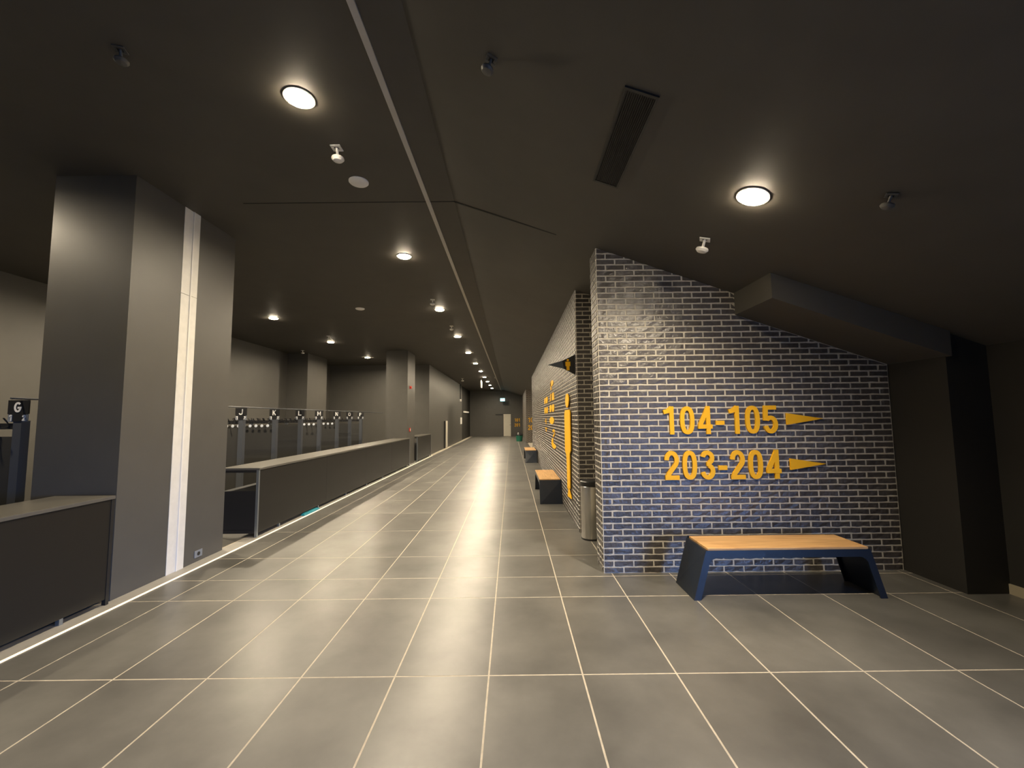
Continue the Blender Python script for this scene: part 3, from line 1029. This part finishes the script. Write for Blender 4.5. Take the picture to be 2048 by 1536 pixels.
RK = [('G', 4.33, 0), ('J', 7.83, 0), ('K', 8.93, 9), ('L', 10.0, 0), ('M', 10.98, 4), ('N', 12.1, 3), ('O', 13.05, 0), ('P', 14.0, 0)]
desc = {'G': 'dark coat rack under letter board G left of the big pillar', 'J': 'coat rack under letter board J just right of the big pillar',
        'K': 'coat rack under letter board K with a row of pale number tags', 'L': 'coat rack under letter board L without tags',
        'M': 'coat rack under letter board M with four pale tags', 'N': 'small distant coat rack under letter board N with three tags',
        'O': 'small distant coat rack right after the N rack', 'P': 'farthest coat rack in view before the far pillar'}
for lt, yy, nt_ in RK:
    rack(lt, yy, XK if lt != 'G' else -5.02, 2.5, nt_, desc[lt])
tag(MB().rod((XK, 4.2, 1.885), (XK, 16.5, 1.885), .010, 8).build('tie_rail', 'post'), 'thin horizontal rail running over the coat rack letter boards', 'rail')

# ================================================================== SMALL THINGS ALONG THE CORRIDOR
t = empty('fire_alarm_sounder', (XP, 15.31, 2.72))
tag(t, 'small red alarm sounder high on the far pillar', 'alarm')
MB().box(0, .012, -.06, .06, 0, .12).build('base', 'red', t)
MB().lathe([(.05, .012), (.05, .05), (.03, .07)], (0, 0, .06), 16, 'x').build('horn', 'red', t)
t = empty('fire_call_point', (XP, 15.29, 1.18))
tag(t, 'small red fire call point at waist height on the far pillar', 'alarm')
MB().box(0, .03, -.06, .06, 0, .13).build('housing', 'red', t, bevel=.004)
MB().box(.03, .034, -.035, .035, .03, .10).build('glass', 'white', t)
# exit sign hanging by the end wall
t = empty('exit_sign', (-.78, 37.0, 3.10))
tag(t, 'small lit blue-white exit sign hanging near the corridor end wall', 'exit sign')
MB().box(-.20, .20, -.02, .02, 0, .26).build('light_box', 'exit', t)
MB().rod((-.12, 0, .26), (-.12, 0, ZC - 3.10), .008, 6).rod((.12, 0, .26), (.12, 0, ZC - 3.10), .008, 6).build('hanger', 'black', t)
# pale door in end wall
t = empty('door_2', (-.39, YEND, 0))
tag(t, 'pale narrow door in the wall at the corridor end', 'door', None, 'structure')
MB().box(-.34, .32, -.03, 0, 0, 1.98).build('door_leaf', 'door', t)
MB().box(-.37, -.34, -.04, 0, 0, 2.01).box(.32, .35, -.04, 0, 0, 2.01).box(-.37, .35, -.04, 0, 1.98, 2.01).build('door_frame', 'black', t)
MB().box(.22, .28, -.06, -.03, .98, 1.02).build('door_handle', 'black', t)
tag(MB().box(-1.45, -.80, YEND - .03, YEND, 1.86, 1.99).build('door_header', 'black'), 'dark horizontal header bar left of the pale end door', 'header')
# pale upright panel with dark side on the left corridor wall
t = empty('narrow_wall_panel', (XP, 23.6, 0))
tag(t, 'pale narrow upright panel on the left wall of the corridor', 'panel')
MB().box(0, .05, -.25, .45, .02, 1.5).build('panel_face', 'door', t)
MB().box(0, .06, -.55, -.25, .02, 1.5).build('panel_edge', 'black', t)
tag(MB().box(XP, XP + .02, 30.4, 31.3, 1.22, 1.70).build('notice', 'white'), 'small white notice on the left corridor wall', 'notice')
t = empty('wall_lamp', (XP, 30.2, 2.85))
tag(t, 'thin dark conduit with a small pale fitting on the left corridor wall', 'wall lamp')
MB().rod((.03, 0, .15), (.03, 0, ZC - 2.85), .04, 8).build('conduit', 'black', t)
MB().box(.0, .10, -.10, .10, 0, .16).build('fitting', 'white', t)
tag(MB().box(XP - .06, XP + .02, 32.8, 36.5, 2.08, 2.20).build('wall_sign', 'white'), 'pale strip sign on the far left corridor wall', 'sign')
# hanging blade sign between corridor lamps
t = empty('hanging_sign', (-1.80, 25.2, 3.45))
tag(t, 'slim white sign hanging edge-on beside the distant corridor downlights', 'sign')
MB().box(-.03, .03, -.3, .3, 0, .42).build('blade', 'white', t)
MB().rod((0, 0, .42), (0, 0, ZC - 3.45), .012, 6).build('hanger', 'black', t)
# cyan item under the counter and a socket on the pillar
t = MB()
t.hexa([(-.06, -.28, 0), (.03, -.30, 0), (.03, .30, 0), (-.06, .28, 0), (-.05, -.25, .035), (.015, -.26, .03), (.015, .26, .03), (-.05, .25, .035)])
tag(t.build('dust_cloth', 'cyan', bevel=.008, loc=(-3.585, 7.64, 0.0)), 'cyan cloth lying on the floor under the long counter', 'cloth')
t = empty('floor_socket', (XP, 5.08, .05))
tag(t, 'small grey socket low on the big pillar', 'socket')
MB().box(0, .008, -.06, .06, 0, .08).build('face_plate', 'grey', t, bevel=.002)
MB().lathe([(.022, .008), (.022, .012)], (0, 0, .04), 14, 'x').build('outlet', 'black', t)
